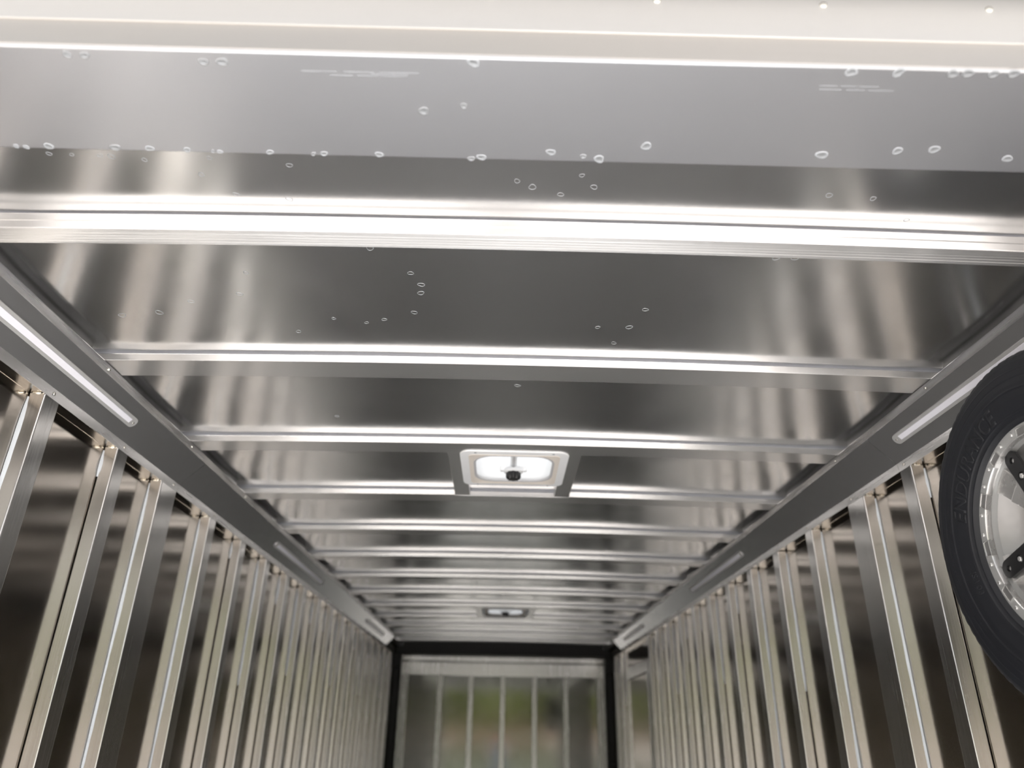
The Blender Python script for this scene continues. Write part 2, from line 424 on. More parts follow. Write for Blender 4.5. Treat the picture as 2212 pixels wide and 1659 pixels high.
# ---- rear header over the opening: bent pan (underside + lip) and riveted fascia
hd = empty('trim_3', (0, 0.74, Z0+0.86)); inv = Matrix.Translation(hd.location).inverted()
tag(hd, 'wide aluminium header pan over the rear opening with fascia above', kind='structure')
def child(o, root): o.matrix_parent_inverse = Matrix.Translation(root.location).inverted(); return o
b = MB(); nx = 40; rs = []
for i in range(nx+1):
    x = -1.30+2.6*i/nx
    wv = 0.0012*noise.noise((x*2.3, 1.0, 0)); wv2 = 0.0012*noise.noise((x*1.9, 5.0, 0))
    rs.append([(x, 0.7385, Z0+1.02), (x, 0.7385, Z0+0.8632), (x, 0.7393, Z0+0.8609), (x, 0.7415, Z0+0.860), (x, 0.7424, Z0+0.860), (x, 0.7436, Z0+0.860), (x, 0.80, Z0+0.860+wv), (x, 0.87, Z0+0.860+wv2), (x, 0.9395, Z0+0.860), (x, 0.9412, Z0+0.860), (x, 0.942, Z0+0.8604), (x, 0.942, Z0+0.94), (x, 0.9405, Z0+0.94), (x, 0.9405, Z0+1.02)])
child(b.rings(rs).build('header_pan', 'header', hd, smooth=True, angle=30), hd)
b = MB(); b.box(-1.30, 1.30, 0.7345, 0.7375, Z0+0.9118, Z0+1.08)
fas = child(b.build('fascia_plate', 'fascia', hd, bevel=0.0010), hd)
child(MB().box(-1.31, 1.31, 0.615, 0.740, Z0+1.075, Z0+1.10).build('sun_shade_lip', 'fascia', hd, bevel=0.004), hd)  # unseen overhang, added to keep direct sun off the fascia and lip
child(MB().box(-1.30, 1.30, 0.7368, 0.7387, Z0+0.8645, Z0+0.9122).build('header_lip', 'lip', hd), hd)
riv = None
for k in range(-6, 6):
    loc = (-0.0724+0.2475*k+0.0, 0.7345, Z0+0.983)
    if riv is None:
        riv = dome('rivet', 0.0058, 0.0035, 'screw', hd, loc); riv.rotation_euler = (math.radians(90), 0, 0); child(riv, hd)
    else: again(riv, hd, loc)
# unseen rear corner posts, put in to block light either side of the opening
for n, s in ((4, -1), (5, 1)):
    x0, x1 = sorted((s*1.243, s*1.31))
    o = MB().box(x0, x1, 0.72, 0.80, -0.06, Z0+0.90).build('trim_%d' % n, 'stud', bevel=0.003)
    tag(o, 'unseen aluminium rear corner post, blocks light beside the opening', kind='structure')

# ================================================================== FAR END
o = MB().box(-1.31, 1.31, YF+0.02, YF+0.06, -0.06, Z0+1.04).build('wall_light_stop', 'wall')  # unseen wall added behind the door to stop light leaking in
tag(o, 'unseen aluminium wall added behind the ribbed ramp door against light leaks', kind='structure')
fr = empty('trim_6', (0, YF-0.05, 0))
tag(fr, 'black steel frame round the ribbed end door', kind='structure')
b = MB().box(-1.24, 1.24, YF-0.11, YF+0.02, Z0+0.805, Z0+0.94); child(b.build('frame_header', 'black', fr, bevel=0.004), fr)
for s in (-1, 1):
    x0, x1 = sorted((s*1.185, s*1.275)); b = MB().box(x0, x1, YF-0.09, YF+0.02, 0, Z0+0.806)
    child(b.build('frame_post', 'black', fr, bevel=0.004), fr)
    x0, x1 = sorted((s*1.18, s*1.285)); b = MB().box(x0, x1, YF-0.14, YF-0.088, Z0+0.64, Z0+0.80)
    child(b.build('latch_bracket', 'black', fr, bevel=0.004), fr)
dr = empty('door_1', (0, YF-0.02, 0)); tag(dr, 'ribbed aluminium ramp door closing the far end', kind='structure')
child(MB().box(-1.18, 1.18, YF-0.012, YF+0.02, 0, Z0+0.80).build('door_skin', 'door', dr), dr)
child(MB().box(-1.18, 1.18, YF-0.055, YF-0.010, Z0+0.578, Z0+0.719).build('top_rail', 'stud', dr, bevel=0.004), dr)
child(MB().box(-1.18, 1.18, YF-0.040, YF-0.010, Z0+0.735, Z0+0.79).build('head_strip', 'stud', dr, bevel=0.004), dr)
for s in (-1, 1):
    x0, x1 = sorted((s*1.085, s*1.18)); child(MB().box(x0, x1, YF-0.055, YF-0.010, 0, Z0+0.578).build('door_stile', 'door_rib', dr, bevel=0.004), dr)
for x in (-0.717, -0.362, 0.004, 0.368, 0.728):
    child(MB().box(x-0.032, x+0.032, YF-0.050, YF-0.010, 0, Z0+0.578).build('door_rib', 'door_rib', dr, bevel=0.004), dr)

# side access door in the right wall
d2 = empty('door_2', (1.26, 7.38, 0)); tag(d2, 'flat side access door near the far right corner', kind='structure')
child(MB().box(1.262, 1.284, 6.90, 7.86, 0.05, Z0+0.49).build('door_leaf', 'wall', d2, bevel=0.004), d2)
child(MB().box(1.250, 1.284, 6.83, 7.93, Z0+0.495, Z0+0.60).build('door_head', 'stud', d2, bevel=0.004), d2)
for y in (6.83, 7.865): child(MB().box(1.250, 1.284, y, y+0.065, 0, Z0+0.495).build('door_jamb', 'stud', d2, bevel=0.004), d2)

# ================================================================== LED STRIP LIGHTS
def capsule(L, wd, h, z0, n=8, inset=0.0):
    """stadium outline along y, extruded in z"""
    r = wd/2-inset; hl = L/2-wd/2; out = []
    for k in range(n+1): a = math.pi*k/n; out.append((r*math.cos(a), hl+r*math.sin(a)))
    for k in range(n+1): a = math.pi+math.pi*k/n; out.append((r*math.cos(a), -hl+r*math.sin(a)))
    return MB().rings([[(x, y, z0) for x, y in out], [(x, y, z0+h) for x, y in out]])
def led(y0, y1, s, label):
    L = y1-y0; px, pz = s*1.1935, 0.8495
    ang = math.atan2(1.2363-1.1540, 0.890-0.805)
    root = empty('led_light', (px, (y0+y1)/2, Z0+pz), (0, s*(-math.pi+math.pi/4+0.016) , 0))
    tag(root, label, 'light', 'strip lights on the coves')
    capsule(L, 0.034, 0.007, -0.0005).build('housing', 'housing', root, bevel=0.0012)
    MB().box(-0.0082, 0.0082, -L/2+0.035, L/2-0.035, 0.005, 0.0088).build('lens', 'lens', root, bevel=0.0015)
    sc = dome('end_screw', 0.0042, 0.0015, 'screw', root, (0, L/2-0.014, 0.0062))
    again(sc, root, (0, -L/2+0.014, 0.0062))
    return root
led(1.04, 2.14, -1, 'long white strip light on the left cove, nearest and brightest')
led(3.75, 4.85, -1, 'slim strip light on the left cove, second from the opening')
led(6.58, 7.66, -1, 'dark looking strip light at the far end of the left cove')
led(1.04, 2.14, 1, 'white strip light on the right cove, partly behind the spare tyre')
led(3.75, 4.85, 1, 'slim strip light on the right cove, second from the opening')
led(6.58, 7.66, 1, 'dark looking strip light at the far end of the right cove')

# ================================================================== ROOF VENTS
def rrect(hx, hy, r, n=6):
    out = []
    for (cx_, cy_, a0) in ((hx-r, hy-r, 0), (-hx+r, hy-r, 90), (-hx+r, -hy+r, 180), (hx-r, -hy+r, 270)):
        for k in range(n+1):
            a = math.radians(a0+90*k/n); out.append((cx_+r*math.cos(a), cy_+r*math.sin(a)))
    return out
def vent(y, label):
    root = empty('roof_vent', (0, y, Z0+0.8985)); tag(root, label, 'roof vent', 'crank-open roof vents')
    ro, rm, ri = rrect(0.197, 0.197, 0.040), rrect(0.166, 0.166, 0.02), rrect(0.148, 0.146, 0.075)
    def ring(o_, i_, z0, z1, zi=None):
        zi = z0 if zi is None else zi
        b = MB(); b.rings([[(x, q, z1) for x, q in o_], [(x, q, z0) for x, q in o_], [(x, q, zi) for x, q in i_], [(x, q, z1) for x, q in i_]], cap=False)
        return b
    ring(ro, rm, 0.0, 0.012).build('flange', 'white', root, bevel=0.0015)
    ring(rm, ri, -0.002, 0.012, 0.004).build('garnish_ring', 'cream', root, bevel=0.001)
    ring(rrect(0.150, 0.148, 0.077), rrect(0.142, 0.140, 0.072), 0.001, 0.010, 0.003).build('gasket_bead', 'gasket', root, bevel=0.0008)
    b = MB(); b.rings([[(x, q, z_) for x, q in rrect(h, h, r)] for h, r, z_ in ((0.147, 0.073, 0.004), (0.1475, 0.06, 0.06), (0.1475, 0.05, 0.145))], cap=False)
    b.build('throat', 'white', root, smooth=True, angle=60)
    b = MB(); rs = []
    for k, (h, z_) in enumerate(((0.175, 0.125), (0.175, 0.15), (0.17, 0.163), (0.12, 0.178), (0.05, 0.186))):
        rs.append([(x, q, z_) for x, q in rrect(h, h, min(0.04, h*0.6))])
    b.rings(rs[1:], cap=False).add(rs[-1], [tuple(range(len(rs[-1])))]).build('lid', 'lid', root, smooth=True, angle=70)
    MB().box(-0.150, 0.150, -0.022, -0.012, 0.10, 0.112).build('screen_bar', 'housing', root)
    arm = MB().box(-0.012, 0.012, -0.14, 0.05, 0.030, 0.046).build('crank_arm', 'white', root, bevel=0.002)
    MB().box(-0.005, 0.005, -0.135, 0.04, 0.0265, 0.0305).build('slot', 'gasket', arm)
    MB().box(-0.052, 0.052, 0.040, 0.062, 0.012, 0.034).build('cross_bar', 'white', root, bevel=0.005)
    MB().box(-0.010, 0.010, 0.055, 0.146, 0.010, 0.022).build('strut', 'white', root, bevel=0.002)
    b = MB(); rs = []
    for z_, r in ((0.016, 0.036), (0.010, 0.038), (0.006, 0.033)):
        rs.append([(r*math.cos(2*math.pi*k/24), 0.050+r*math.sin(2*math.pi*k/24), z_) for k in range(24)])
    b.rings(rs).build('crank_collar', 'white', root, smooth=True)
    b = MB(); rs = []
    for z_, r in ((0.008, 0.026), (-0.012, 0.027), (-0.020, 0.022)):
        rs.append([((r+0.0022*math.cos(8*2*math.pi*k/48))*math.cos(2*math.pi*k/48), 0.050+(r+0.0022*math.cos(8*2*math.pi*k/48))*math.sin(2*math.pi*k/48), z_) for k in range(48)])
    b.rings(rs).build('crank_knob', 'blackplastic', root, smooth=True)
    sc = None
    for x in (-0.14, 0.14):
        for q in (-0.185, 0.185):
            if sc is None:
                sc = dome('flange_screw', 0.005, 0.002, 'sealant_grey', root, (x, q, 0.0)); sc.rotation_euler = (math.pi, 0, 0)
            else: again(sc, root, (x, q, 0.0))
    return root
vent(VENTS[0], 'white square roof vent with a black crank knob, nearer of the two')
vent(VENTS[1], 'small blurred white roof vent far down the ceiling')

# ================================================================== SPARE WHEEL
WCX, WCY, WCZ = 1.015-0.0357, 1.32, Z0+0.36
def sidewall_x(r):
    """front sidewall surface (towards the room, -x) relative to the rim plane"""
    pts = [(0.203, -0.001), (0.212, -0.011), (0.225, -0.018), (0.25, -0.0235), (0.275, -0.0262), (0.300, -0.0258), (0.318, -0.0222), (0.330, -0.0160), (0.337, -0.0095), (0.342, -0.001)]
    for (r0, x0), (r1, x1) in zip(pts, pts[1:]):
        if r <= r1: t_ = (r-r0)/(r1-r0); return x0+(x1-x0)*t_
    return pts[-1][1]
sw = empty('spare_wheel', (WCX, WCY, WCZ)); tag(sw, 'spare tyre on a silver alloy wheel hung on the right wall', 'wheel')
# tyre carcass
front = []
rr = 0.203
while rr < 0.3421:
    x = sidewall_x(rr)
    for c_, wd, hh in ((0.2215, 0.0012, 0.0010), (0.2655, 0.0016, 0.0013), (0.286, 0.0012, -0.0010), (0.212, 0.0014, 0.0010), (0.302, 0.0012, 0.0008)):
        x -= hh*math.exp(-((rr-c_)/wd)**2)
    front.append((x, rr)); rr += 0.0011
W = 0.205
back = [(W*0.92-x-0.0, r) for x, r in reversed(front[::8])]
prof = [(0.02, 0.198)] + front + [(0.022, 0.3465), (0.045, 0.3490), (0.048, 0.342), (0.054, 0.342), (0.057, 0.3495), (0.090, 0.3500), (0.093, 0.342), (0.099, 0.342), (0.102, 0.3500), (0.134, 0.3495), (0.137, 0.342), (0.143, 0.342), (0.146, 0.349), (0.166, 0.3465)] + back + [(W*0.92-0.02, 0.198)]
tb = lathe_x(prof, 256)
# cross grooves of the tread shoulder
for i, v in enumerate(tb.v):
    x, y, z_ = v; r = math.hypot(y, z_)
    if r > 0.3225 and x < 0.045 or r > 0.3225 and x > W*0.92-0.045:
        a = math.atan2(z_, y); kf = (a/(2*math.pi)*85.3333+0.05) % 1.0
        d = 0.0020 if kf < 0.34 else 0.0
        d *= min(1, (r-0.3225)/0.010)
        if r > 0.335: tb.v[i] = (x, y*(r-d)/r, z_*(r-d)/r)
        else: tb.v[i] = (x+d*0.7, y*(r-d*0.4)/r, z_*(r-d*0.4)/r)
tyre = tb.build('tyre', 'rubber', sw, smooth=True, angle=35)
tyre['label'] = 'black rubber trailer tyre'
# raised sidewall lettering
def arc_text(txt, a0, rbase, size, spacing, name, squeeze=1.0, raise_=0.0012):
    cu = bpy.data.curves.new(name, 'FONT'); cu.body = txt; cu.size = size; cu.space_character = spacing; cu.resolution_u = 3
    cu.extrude = 0.0; cu.shear = 0.12; cu.offset = size*0.022
    ob = bpy.data.objects.new('tmp', cu); COL.objects.link(ob)
    dg = bpy.context.evaluated_depsgraph_get(); me = bpy.data.meshes.new_from_object(ob.evaluated_get(dg))
    bpy.data.objects.remove(ob)
    bm = bmesh.new(); bm.from_mesh(me)
    bmesh.ops.triangulate(bm, faces=bm.faces)
    bmesh.ops.subdivide_edges(bm, edges=[e for e in bm.edges if e.calc_length() > size*0.2], cuts=2)
    ext = bmesh.ops.extrude_face_region(bm, geom=bm.faces[:])
    top = set(v for v in ext['geom'] if isinstance(v, bmesh.types.BMVert))
    for v in bm.verts:
        u, q = v.co.x*squeeze, v.co.y
        r = rbase+q; a = math.radians(a0)+u/(rbase+size*0.35)
        x = sidewall_x(r) - (raise_ if v in top else -0.0006)
        v.co = (x, r*math.cos(a), r*math.sin(a))
    bmesh.ops.recalc_face_normals(bm, faces=bm.faces)
    bm.to_mesh(me); bm.free(); me.name = name
    return link(name, me, 'rubber_letter', tyre)
arc_text('ENDURANCE', 15.5, 0.2265, 0.046, 1.0, 'sidewall_lettering', 0.98, 0.0006)
arc_text('80 PSI', -21.5, 0.2290, 0.019, 1.05, 'sidewall_lettering', 1.0, 0.0006)
hr = None
for a, L in ((39.5, 0.010), (-7.5, 0.009), (64, 0.008), (-37, 0.009), (-40, 0.007), (12, 0.004), (98, 0.006)):
    a = math.radians(a); r = 0.3315
    MB().tube((0.000, r*math.cos(a), r*math.sin(a)), (-0.003, (r+L)*math.cos(a+0.01), (r+L)*math.sin(a+0.01)), 0.0013, 6, 0.0003).build('rubber_nib', 'rubber', tyre)
# alloy rim: outer ring, dish, hub
rim = lathe_x([(0.020, 0.2035), (-0.0015, 0.2065), (-0.0035, 0.2040), (-0.0035, 0.1848), (0.004, 0.1838), (0.012, 0.1820), (0.030, 0.1780), (0.060, 0.1725), (0.110, 0.1700), (0.150, 0.1800), (0.170, 0.2035)], 120).build('rim', 'alloy_ring', sw, smooth=True, angle=28)
rim['label'] = 'machined outer ring with bolt heads'
lathe_x([(-0.0030, 0.1850), (-0.0046, 0.1838), (-0.0030, 0.1826), (0.008, 0.1822)], 120).build('ring_bead', 'alloy', rim, smooth=True)
dish = lathe_x([(0.016, 0.1826), (0.040, 0.168), (0.058, 0.140), (0.064, 0.128), (0.058, 0.1225), (0.058, 0.116), (0.070, 0.112), (0.070, 0.100), (0.062, 0.0965), (0.060, 0.090), (0.070, 0.060), (0.070, 0.0)], 96).build('dish', 'alloy_dull', sw, smooth=True, angle=30)
hub = lathe_x([(0.070, 0.0), (0.022, 0.0001), (0.022, 0.038), (0.025, 0.046), (0.034, 0.070), (0.060, 0.080)], 60).build('hub', 'alloy', sw, smooth=True, angle=30)
# six spokes
def pol(x, r, a): return (x, r*math.cos(a), r*math.sin(a))
sp = MB()
A = math.radians(9.2)
sec = []
for (r, xf, hw) in ((0.1815, 0.014, 0.161), (0.160, 0.019, 0.165), (0.143, 0.022, 0.185), (0.138, 0.016, 0.180), (0.118, 0.018, 0.19), (0.09, 0.021, 0.24), (0.06, 0.026, 0.34)):
    sec.append([pol(xf, r, -hw), pol(xf, r, hw), pol(0.075, r, hw*1.15), pol(0.075, r, -hw*1.15)])
sp.rings(sec); spm = sp.mesh('spoke', bevel=0.0016, angle=35); spm.materials.append(M['alloy'])
pk = MB(); a1, a2 = math.radians(4.6), math.radians(2.6)
def parc(r, h, a_, x, n=4): return [pol(x, r, -a_+2*a_*k/n) for k in range(n+1)]
outer = parc(0.1985, 0, a1, -0.0062)+list(reversed(parc(0.1800, 0, math.radians(5.2), -0.0062)))
outer_b = [(0.004, y, z_) for x, y, z_ in outer]
inner = parc(0.1970, 0, math.radians(4.0), -0.0062)+list(reversed(parc(0.1822, 0, math.radians(4.6), -0.0062)))
inner_b = [(-0.0044, y, z_) for x, y, z_ in inner]
pk.rings([outer_b, outer, inner, inner_b]); pkm = pk.mesh('ring_pocket', bevel=0.0006, angle=30); pkm.materials.append(M['alloy'])
pfm = MB().rings([[(-0.0036, y, z_) for x, y, z_ in inner], [(-0.0046, y, z_) for x, y, z_ in inner]]).mesh('pocket_floor'); pfm.materials.append(M['alloy_dull'])
bl = MB(); rs = []
for x, r in ((-0.003, 0.0044), (-0.0052, 0.0043), (-0.0062, 0.0034)):
    rs.append([(x, r*math.cos(2*math.pi*k/12), r*math.sin(2*math.pi*k/12)) for k in range(12)])
bl.rings(rs); blm = bl.mesh('ring_bolt', smooth=True, angle=40); blm.materials.append(M['alloy'])
for k in range(6): link('spoke', spm, None, sw, rot=(math.radians(45.8-60*k), 0, 0))
for k in range(12):
    o = link('ring_pocket', pkm, None, sw, rot=(math.radians(0.4+30*k), 0, 0)); link('pocket_floor', pfm, None, o)
    for q in (9.2, 21.0):
        a = math.radians(q+30*k); link('ring_bolt', blm, None, sw, (0, 0.1952*math.cos(a), 0.1952*math.sin(a)), (a, 0, 0))
# black cross-shaped holder that clamps the wheel to the wall
wb = empty('wheel_bracket', (WCX+0.0135, WCY, WCZ)); tag(wb, 'black cross-shaped steel bracket clamping the spare wheel', 'bracket')
def arm_mesh():
    """flat bar with a rounded end and two bolt holes, pointing along +y"""
    bm = bmesh.new(); hw = 0.0185; T = 0.007; out = []
    for k in range(11):
        a = -math.pi/2+math.pi*k/10; out.append((0.1660+hw*math.cos(a)*0.95, hw*math.sin(a)))
    out += [(0.0, hw), (0.0, -hw)]
    holes = [(0.1640, 0.0066), (0.1240, 0.0085)]
    vo = [bm.verts.new((0, y, z_)) for y, z_ in out]
    edges = [bm.edges.new((vo[i], vo[(i+1) % len(vo)])) for i in range(len(vo))]
    for hy, hr_ in holes:
        vh = [bm.verts.new((0, hy+hr_*math.cos(2*math.pi*k/16), hr_*math.sin(2*math.pi*k/16))) for k in range(16)]
        edges += [bm.edges.new((vh[i], vh[(i+1) % 16])) for i in range(16)]
    bmesh.ops.triangle_fill(bm, edges=edges, use_beauty=True)
    ext = bmesh.ops.extrude_face_region(bm, geom=bm.faces[:])
    for v in ext['geom']:
        if isinstance(v, bmesh.types.BMVert): v.co.x -= T
    bmesh.ops.recalc_face_normals(bm, faces=bm.faces)
    me = bpy.data.meshes.new('arm'); bm.to_mesh(me); bm.free(); me.materials.append(M['blackplastic'])
    return me
am = arm_mesh()
lug = MB(); rs = []
for x, r in ((0.004, 0.0066), (-0.004, 0.0066), (-0.0085, 0.005)):
    rs.append([(x, r*math.cos(2*math.pi*k/6), r*math.sin(2*math.pi*k/6)) for k in range(6)])
lug.rings(rs); lgm = lug.mesh('lug_bolt', bevel=0.0008); lgm.materials.append(M['alloy'])
for a in (67, -16, 164, 247):
    ra = math.radians(a); o = link('bracket_arm', am, None, wb, rot=(ra, 0, 0))
    link('lug_bolt', lgm, None, o, (0, 0.1240, 0))
    link('bolt_end', lgm, None, o, (0.005, 0.1640, 0))
MB().tube((-0.010, 0, 0), (WX-WCX-0.0135, 0, 0), 0.024, 20).build('mounting_post', 'blackplastic', wb, smooth=True, angle=50)
MB().tube((-0.013, 0, 0), (-0.006, 0, 0), 0.034, 20).build('hub_plate', 'blackplastic', wb, bevel=0.002)

# ================================================================== DRIED WATER MARKS
# (x, y) on the underside, half length, half width
def px_ray(px, py): return F + R2*((px-1106)/1583.56) + U2*((829.5-py)/1583.56)
def mark(parent, x, y, zf, a, b_, faint, seed, ring=False):
    rnd = random.Random(seed); n = 18; w1, w2 = rnd.uniform(0, 6), rnd.uniform(0, 6); rot = rnd.uniform(-0.5, 0.5); pts = []
    for k in range(n):
        q = 2*math.pi*k/n; r = 1+0.10*math.sin(2*q+w1)+0.07*math.sin(3*q+w2); u, v = a*r*math.cos(q), b_*r*math.sin(q)
        pts.append((u*math.cos(rot)-v*math.sin(rot), u*math.sin(rot)+v*math.cos(rot)))
    bb = MB(); H = 0.0005
    lv = [(1.0, 0.0004), (0.94, -H), (0.76, -H), (0.70, -0.0002), (0.05, -0.0002)]
    if ring: lv = [(1.0, 0.0003), (0.94, -0.0003), (0.84, -0.0003), (0.78, 0.0003)]
    bb.rings([[(x+u*k_, y+v*k_, zf(x+u*k_, y+v*k_)+h) for u, v in pts] for k_, h in lv], cap=False)
    me = bb.mesh('water_mark', smooth=True, angle=80)
    me.materials.append(M['spot_dim' if faint else 'spot']); me.materials.append(M['spot_dim'])
    nring = 12
    for i, f in enumerate(me.polygons):
        c_ = sum((Vector(me.vertices[v].co[:2]) for v in f.vertices), Vector((0, 0)))/len(f.vertices)
        if (c_-Vector((x, y))).length < 0.72*min(a, b_): f.material_index = 1
    o = bpy.data.objects.new('water_mark', me); COL.objects.link(o); o.parent = parent
    if parent.type == 'EMPTY': o.matrix_parent_inverse = Matrix.Translation(parent.location).inverted()
    return o
pan_z = lambda x, y: Z0+0.8597
PAN = [(35,316,6,0),(57,318,6,0),(105,316,10,0),(249,319,11,1),(323,321,9,0),(404,324,8,0),(460,327,5,1),(475,328,6,0),(583,329,8,0),(677,333,6,1),(700,332,8,0),(819,334,9,0),(1018,343,8,1),(1040,340,10,0),
       (1023,136,13,0),(145,118,9,1),(183,120,10,1),(440,134,10,1),(480,134,12,1),(915,240,12,1),(1002,229,8,1),
       (1190,329,10,0),(1260,338,7,1),(1294,344,12,0),(1396,316,12,0),(1775,335,13,0),(1939,326,11,0),(2018,323,12,0),(2176,343,11,0),(1839,156,13,0),(1941,157,12,0),(2058,160,12,1),(2091,159,12,1),(2146,161,11,1),(2190,160,12,1)]
for i, (px, py, w_, fa) in enumerate(PAN):
    d = px_ray(px, py); k = 0.8597/d.z; P = d*k
    sc = k*w_/1583.56*1.05
    mark(hd, P.x+CAMX, P.y, pan_z, sc, sc*0.82, fa, i)
SHEET = [(106,332,6,1),(155,334,5,1),(216,336,6,1),(241,338,8,0),(312,345,6,1),(452,341,6,1),(435,377,7,0),(510,420,7,1),(625,430,8,1),(625,357,7,1),(1117,391,7,1),(1150,404,9,0),(1257,379,6,1),(1283,404,8,1),(1211,420,7,1),(1791,422,8,1),(1886,429,7,1),(1958,475,6,1),
         (799,536,9,0),(531,589,6,1),(887,590,7,0),(910,615,8,0),(909,633,8,0),(517,635,7,1),(413,651,7,1),(344,675,9,0),(264,681,9,0),(895,675,7,1),(721,688,5,1),(645,716,6,1),(830,690,6,1),(792,697,5,1),
         (1394,669,7,0),(1676,558,8,1),(1717,558,8,1),(1291,707,6,1),(1359,707,8,1),(1326,741,6,1),(1118,833,7,1),(728,899,5,1)]
for i, (px, py, w_, fa) in enumerate(SHEET):
    d = px_ray(px, py); k = 0.925/d.z
    for _ in range(6): P = d*k; k = (sheet_z(P.x+CAMX, P.y)-Z0)/d.z
    P = d*k; sc = k*w_/1583.56
    mark(ceiling, P.x+CAMX, P.y, lambda x, y: sheet_z(x, y)-0.0003, sc, sc*0.9, 1, 100+i, True)
# fine straight scratches across the header pan
for i, (xa, xb, py) in enumerate(((650, 905, 153), (712, 880, 162), (800, 880, 160), (1770, 1900, 185), (1770, 1930, 193))):
    b = MB()
    for (u0, u1) in ((0, 0.3), (0.36, 0.62), (0.66, 1.0)):
        d0, d1 = px_ray(xa+(xb-xa)*u0, py+(xb-xa)*u0*0.02), px_ray(xa+(xb-xa)*u1, py+(xb-xa)*u1*0.02)
        p0, p1 = d0*(0.8597/d0.z), d1*(0.8597/d1.z)
        b.box(p0.x+CAMX, p1.x+CAMX, p0.y, p0.y+0.0007, Z0+0.8594, Z0+0.8604)
    child(b.build('scratch', 'spot_dim', hd), hd)

# ================================================================== THE PHOTOGRAPHER (seen dimly in the far door)
M['skin'] = plain('skin', (0.52, 0.32, 0.24), 0.5, var=0.05, scale=12)
M['shirt'] = plain('pale_blue_cotton', (0.30, 0.38, 0.46), 0.85, var=0.08, scale=60)
M['denim'] = plain('dark_denim', (0.04, 0.05, 0.08), 0.9, var=0.15, scale=80)
M['hair'] = plain('brown_hair', (0.06, 0.04, 0.03), 0.6, var=0.3, scale=90)
M['shoe'] = plain('dark_leather', (0.03, 0.025, 0.02), 0.5)
def grown(name, pts, edges, mat, parent, sub=2, root=0):
    """skin a joint graph: pts = [(x, y, z, rx, ry)]"""
    me = bpy.data.meshes.new(name); me.from_pydata([p_[:3] for p_ in pts], edges, [])
    o = bpy.data.objects.new(name, me); COL.objects.link(o)
    sk_ = o.modifiers.new('skin', 'SKIN'); sk_.use_smooth_shade = True
    if not me.skin_vertices: me.skin_vertices.new() if hasattr(me.skin_vertices, 'new') else None
    for i, p_ in enumerate(pts):
        v = me.skin_vertices[0].data[i]; v.radius = (p_[3], p_[4]); v.use_root = (i == root); v.use_loose = False
    su = o.modifiers.new('sub', 'SUBSURF'); su.levels = sub; su.render_levels = sub
    dg = bpy.context.evaluated_depsgraph_get(); dg.update()
    m2 = bpy.data.meshes.new_from_object(o.evaluated_get(dg)); bpy.data.objects.remove(o)
    for f in m2.polygons: f.use_smooth = True
    m2.materials.clear(); m2.materials.append(M[mat]); m2.name = name
    q = bpy.data.objects.new(name, m2); COL.objects.link(q); q.parent = parent
    return q
PY, PX = -0.42, CAMX
pr = empty('person', (PX, PY, -0.48)); tag(pr, 'person in pale blue shirt holding up a phone, a dim reflection in the end door', 'person')
g0 = 0.0
J = [(0, 0, 0.95, .155, .105), (0, 0, 1.12, .140, .095), (0, 0.005, 1.32, .165, .105), (0, -0.01, 1.43, .10, .075), (0, -0.005, 1.50, .056, .056), (0, 0.02, 1.56, .060, .066), (0, 0.025, 1.635, .076, .092), (0, 0.015, 1.70, .066, .080)]
E_ = [(i, i+1) for i in range(7)]
def limb(start, pts_):
    i0 = start
    for p_ in pts_: J.append(p_); E_.append((i0, len(J)-1)); i0 = len(J)-1
for s_ in (-1, 1):
    limb(3, [(s_*0.185, -0.005, 1.405, .060, .055), (s_*0.245, 0.10, 1.20, .046, .046), (s_*0.235, 0.18, 1.255, .040, .040), (s_*0.115, 0.36, 1.565, .028, .026), (s_*0.100, 0.385, 1.615, .030, .018), (s_*0.094, 0.40, 1.665, .030, .014)])
    limb(0, [(s_*0.095, 0.0, 0.86, .088, .088), (s_*0.105, 0.01, 0.50, .060, .060), (s_*0.11, -0.01, 0.32, .052, .054), (s_*0.11, -0.01, 0.09, .036, .036), (s_*0.12, 0.10, 0.045, .036, .028), (s_*0.125, 0.17, 0.03, .030, .018)])
body = grown('body', J, E_, 'skin', pr)
sh = [(0, 0, 0.80, .190, .135), (0, 0, 0.95, .182, .128), (0, 0, 1.12, .158, .112), (0, 0.005, 1.32, .178, .118), (0, -0.01, 1.435, .115, .085)]
se = [(0, 1), (1, 2), (2, 3), (3, 4)]
for s_ in (-1, 1):
    k = len(sh); sh += [(s_*0.187, -0.005, 1.405, .073, .068), (s_*0.236, 0.07, 1.255, .066, .066)]; se += [(4, k), (k, k+1)]
grown('shirt', sh, se, 'shirt', pr)
tr_ = [(0, 0, 1.02, .166, .118), (0, 0, 0.93, .172, .122)]; te = [(0, 1)]
for s_ in (-1, 1):
    k = len(tr_); tr_ += [(s_*0.095, 0, 0.84, .104, .104), (s_*0.105, 0.01, 0.50, .075, .075), (s_*0.11, -0.01, 0.30, .066, .068), (s_*0.11, -0.01, 0.08, .060, .064)]
    te += [(1, k), (k, k+1), (k+1, k+2), (k+2, k+3)]
grown('trousers', tr_, te, 'denim', pr, root=1)
for s_ in (-1, 1):
    grown('shoe', [(s_*0.11, -0.05, 0.045, .042, .040), (s_*0.113, 0.04, 0.050, .044, .044), (s_*0.122, 0.13, 0.038, .045, .034), (s_*0.127, 0.19, 0.030, .034, .024)], [(0, 1), (1, 2), (2, 3)], 'shoe', pr)
grown('hair', [(0, -0.055, 1.60, .062, .045), (0, -0.040, 1.68, .074, .066), (0, 0.005, 1.735, .070, .060), (0, 0.055, 1.735, .055, .034)], [(0, 1), (1, 2), (2, 3)], 'hair', pr)
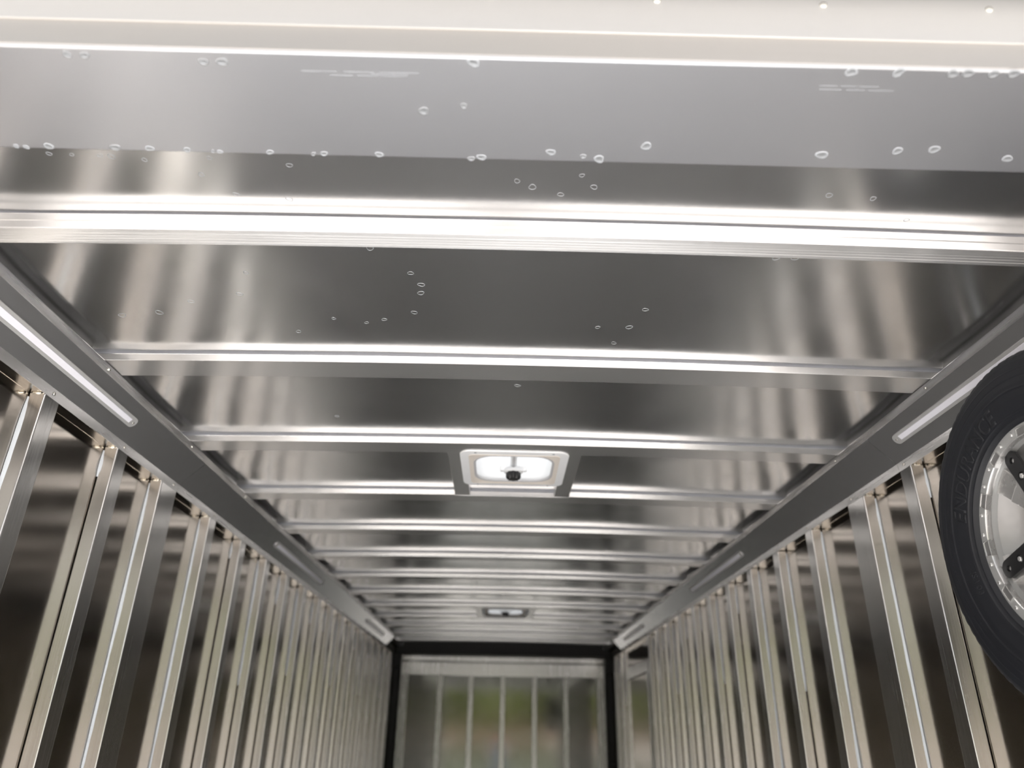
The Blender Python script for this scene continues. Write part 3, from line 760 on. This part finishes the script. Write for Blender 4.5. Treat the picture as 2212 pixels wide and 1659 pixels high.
# face: nose, ears, eyes, mouth
grown('nose', [(0, 0.105, 1.645, .010, .010), (0, 0.122, 1.612, .013, .013)], [(0, 1)], 'skin', body)
grown('mouth', [(-0.022, 0.098, 1.578, .005, .005), (0, 0.106, 1.579, .007, .006), (0.022, 0.098, 1.578, .005, .005)], [(0, 1), (1, 2)], 'skin', body)
for s_ in (-1, 1):
    grown('ear', [(s_*0.078, 0.012, 1.60, .007, .014), (s_*0.083, 0.008, 1.645, .008, .017)], [(0, 1)], 'skin', body)
    MB().tube((s_*0.031, 0.095, 1.646), (s_*0.031, 0.112, 1.646), 0.011, 10, 0.006).build('eye', 'hair', body, smooth=True)
    # four fingers behind the phone's edge and a thumb on its near side
    for f_, (dz, L) in enumerate(((0.055, 0.066), (0.030, 0.074), (0.006, 0.070), (-0.016, 0.056))):
        zz = 1.660+dz*0.6
        grown('finger', [(s_*0.100, 0.398, zz-0.005, .0092, .0092), (s_*0.108, 0.425, zz+0.004, .0088, .0088), (s_*(0.104-L*0.15), 0.440, zz+0.010, .0082, .0082), (s_*(0.104-L*0.5), 0.438, zz+0.012, .0074, .0074)], [(0, 1), (1, 2), (2, 3)], 'skin', body, sub=1)
    grown('thumb', [(s_*0.092, 0.390, 1.640, .012, .011), (s_*0.078, 0.392, 1.664, .0105, .010), (s_*0.062, 0.398, 1.684, .0088, .008)], [(0, 1), (1, 2)], 'skin', body, sub=1)
# the phone: its back (with the lens) faces the trailer, just behind the camera
ph = empty('phone'); ph.matrix_world = Matrix.Translation(Vector((CAMX, 0, CAMZ))-F*0.006) @ Matrix((R2, U2, -F)).transposed().to_4x4()
tag(ph, 'dark phone held up in both hands by the photographer', 'phone')
MB().box(-0.080, 0.080, -0.038, 0.038, 0.0, 0.008).build('case', 'blackplastic', ph, bevel=0.003)
MB().box(-0.074, 0.074, -0.034, 0.034, 0.0078, 0.0084).build('screen', 'black', ph)

# ================================================================== OUTSIDE, BEHIND THE CAMERA
GZ = -0.48
o = MB().box(-150, 150, -190, 40, GZ-0.2, GZ).build('ground', 'gravel'); tag(o, 'pale gravel yard behind the trailer', kind='structure')
o = MB().box(-6.5, 6.5, -103, -11, GZ, GZ+0.02).build('ground_lawn', 'grass'); tag(o, 'mown grass strip beyond the gravel yard', kind='structure')
b = MB().rings([[(x, -104, GZ), (x, -107, GZ+1.8+0.25*math.sin(x*0.3)), (x, -110, GZ+1.9), (x, -113, GZ)] for x in range(-150, 151, 5)])
o = b.build('earth_bank', 'earth', smooth=True); tag(o, 'low bank of bare reddish earth seen as reflection', 'bank')
bm = bmesh.new(); rnd = random.Random(11)
for k in range(420):
    zz = rnd.uniform(1.0, 18.0); x = rnd.uniform(-150, 150); y = -124+rnd.uniform(-5, 5)
    zz *= 0.72+0.38*(0.5+0.5*noise.noise((x*0.05, 2.0, 0.0)))
    rr_ = rnd.uniform(2.6, 4.6); c_ = Vector((x, y, GZ+zz+1.0))
    res = bmesh.ops.create_icosphere(bm, subdivisions=3, radius=rr_, matrix=Matrix.Translation(c_))
    for v in res['verts']:
        v.co = c_+(v.co-c_)*(1+0.30*noise.noise(v.co*0.7)+0.22*noise.noise(v.co*2.1))
me = bpy.data.meshes.new('tree_belt'); bm.to_mesh(me); bm.free()
o = link('tree_belt', me, 'leaf'); tag(o, 'belt of green woodland beyond the lawn, seen only as reflection', 'trees', kind='stuff')
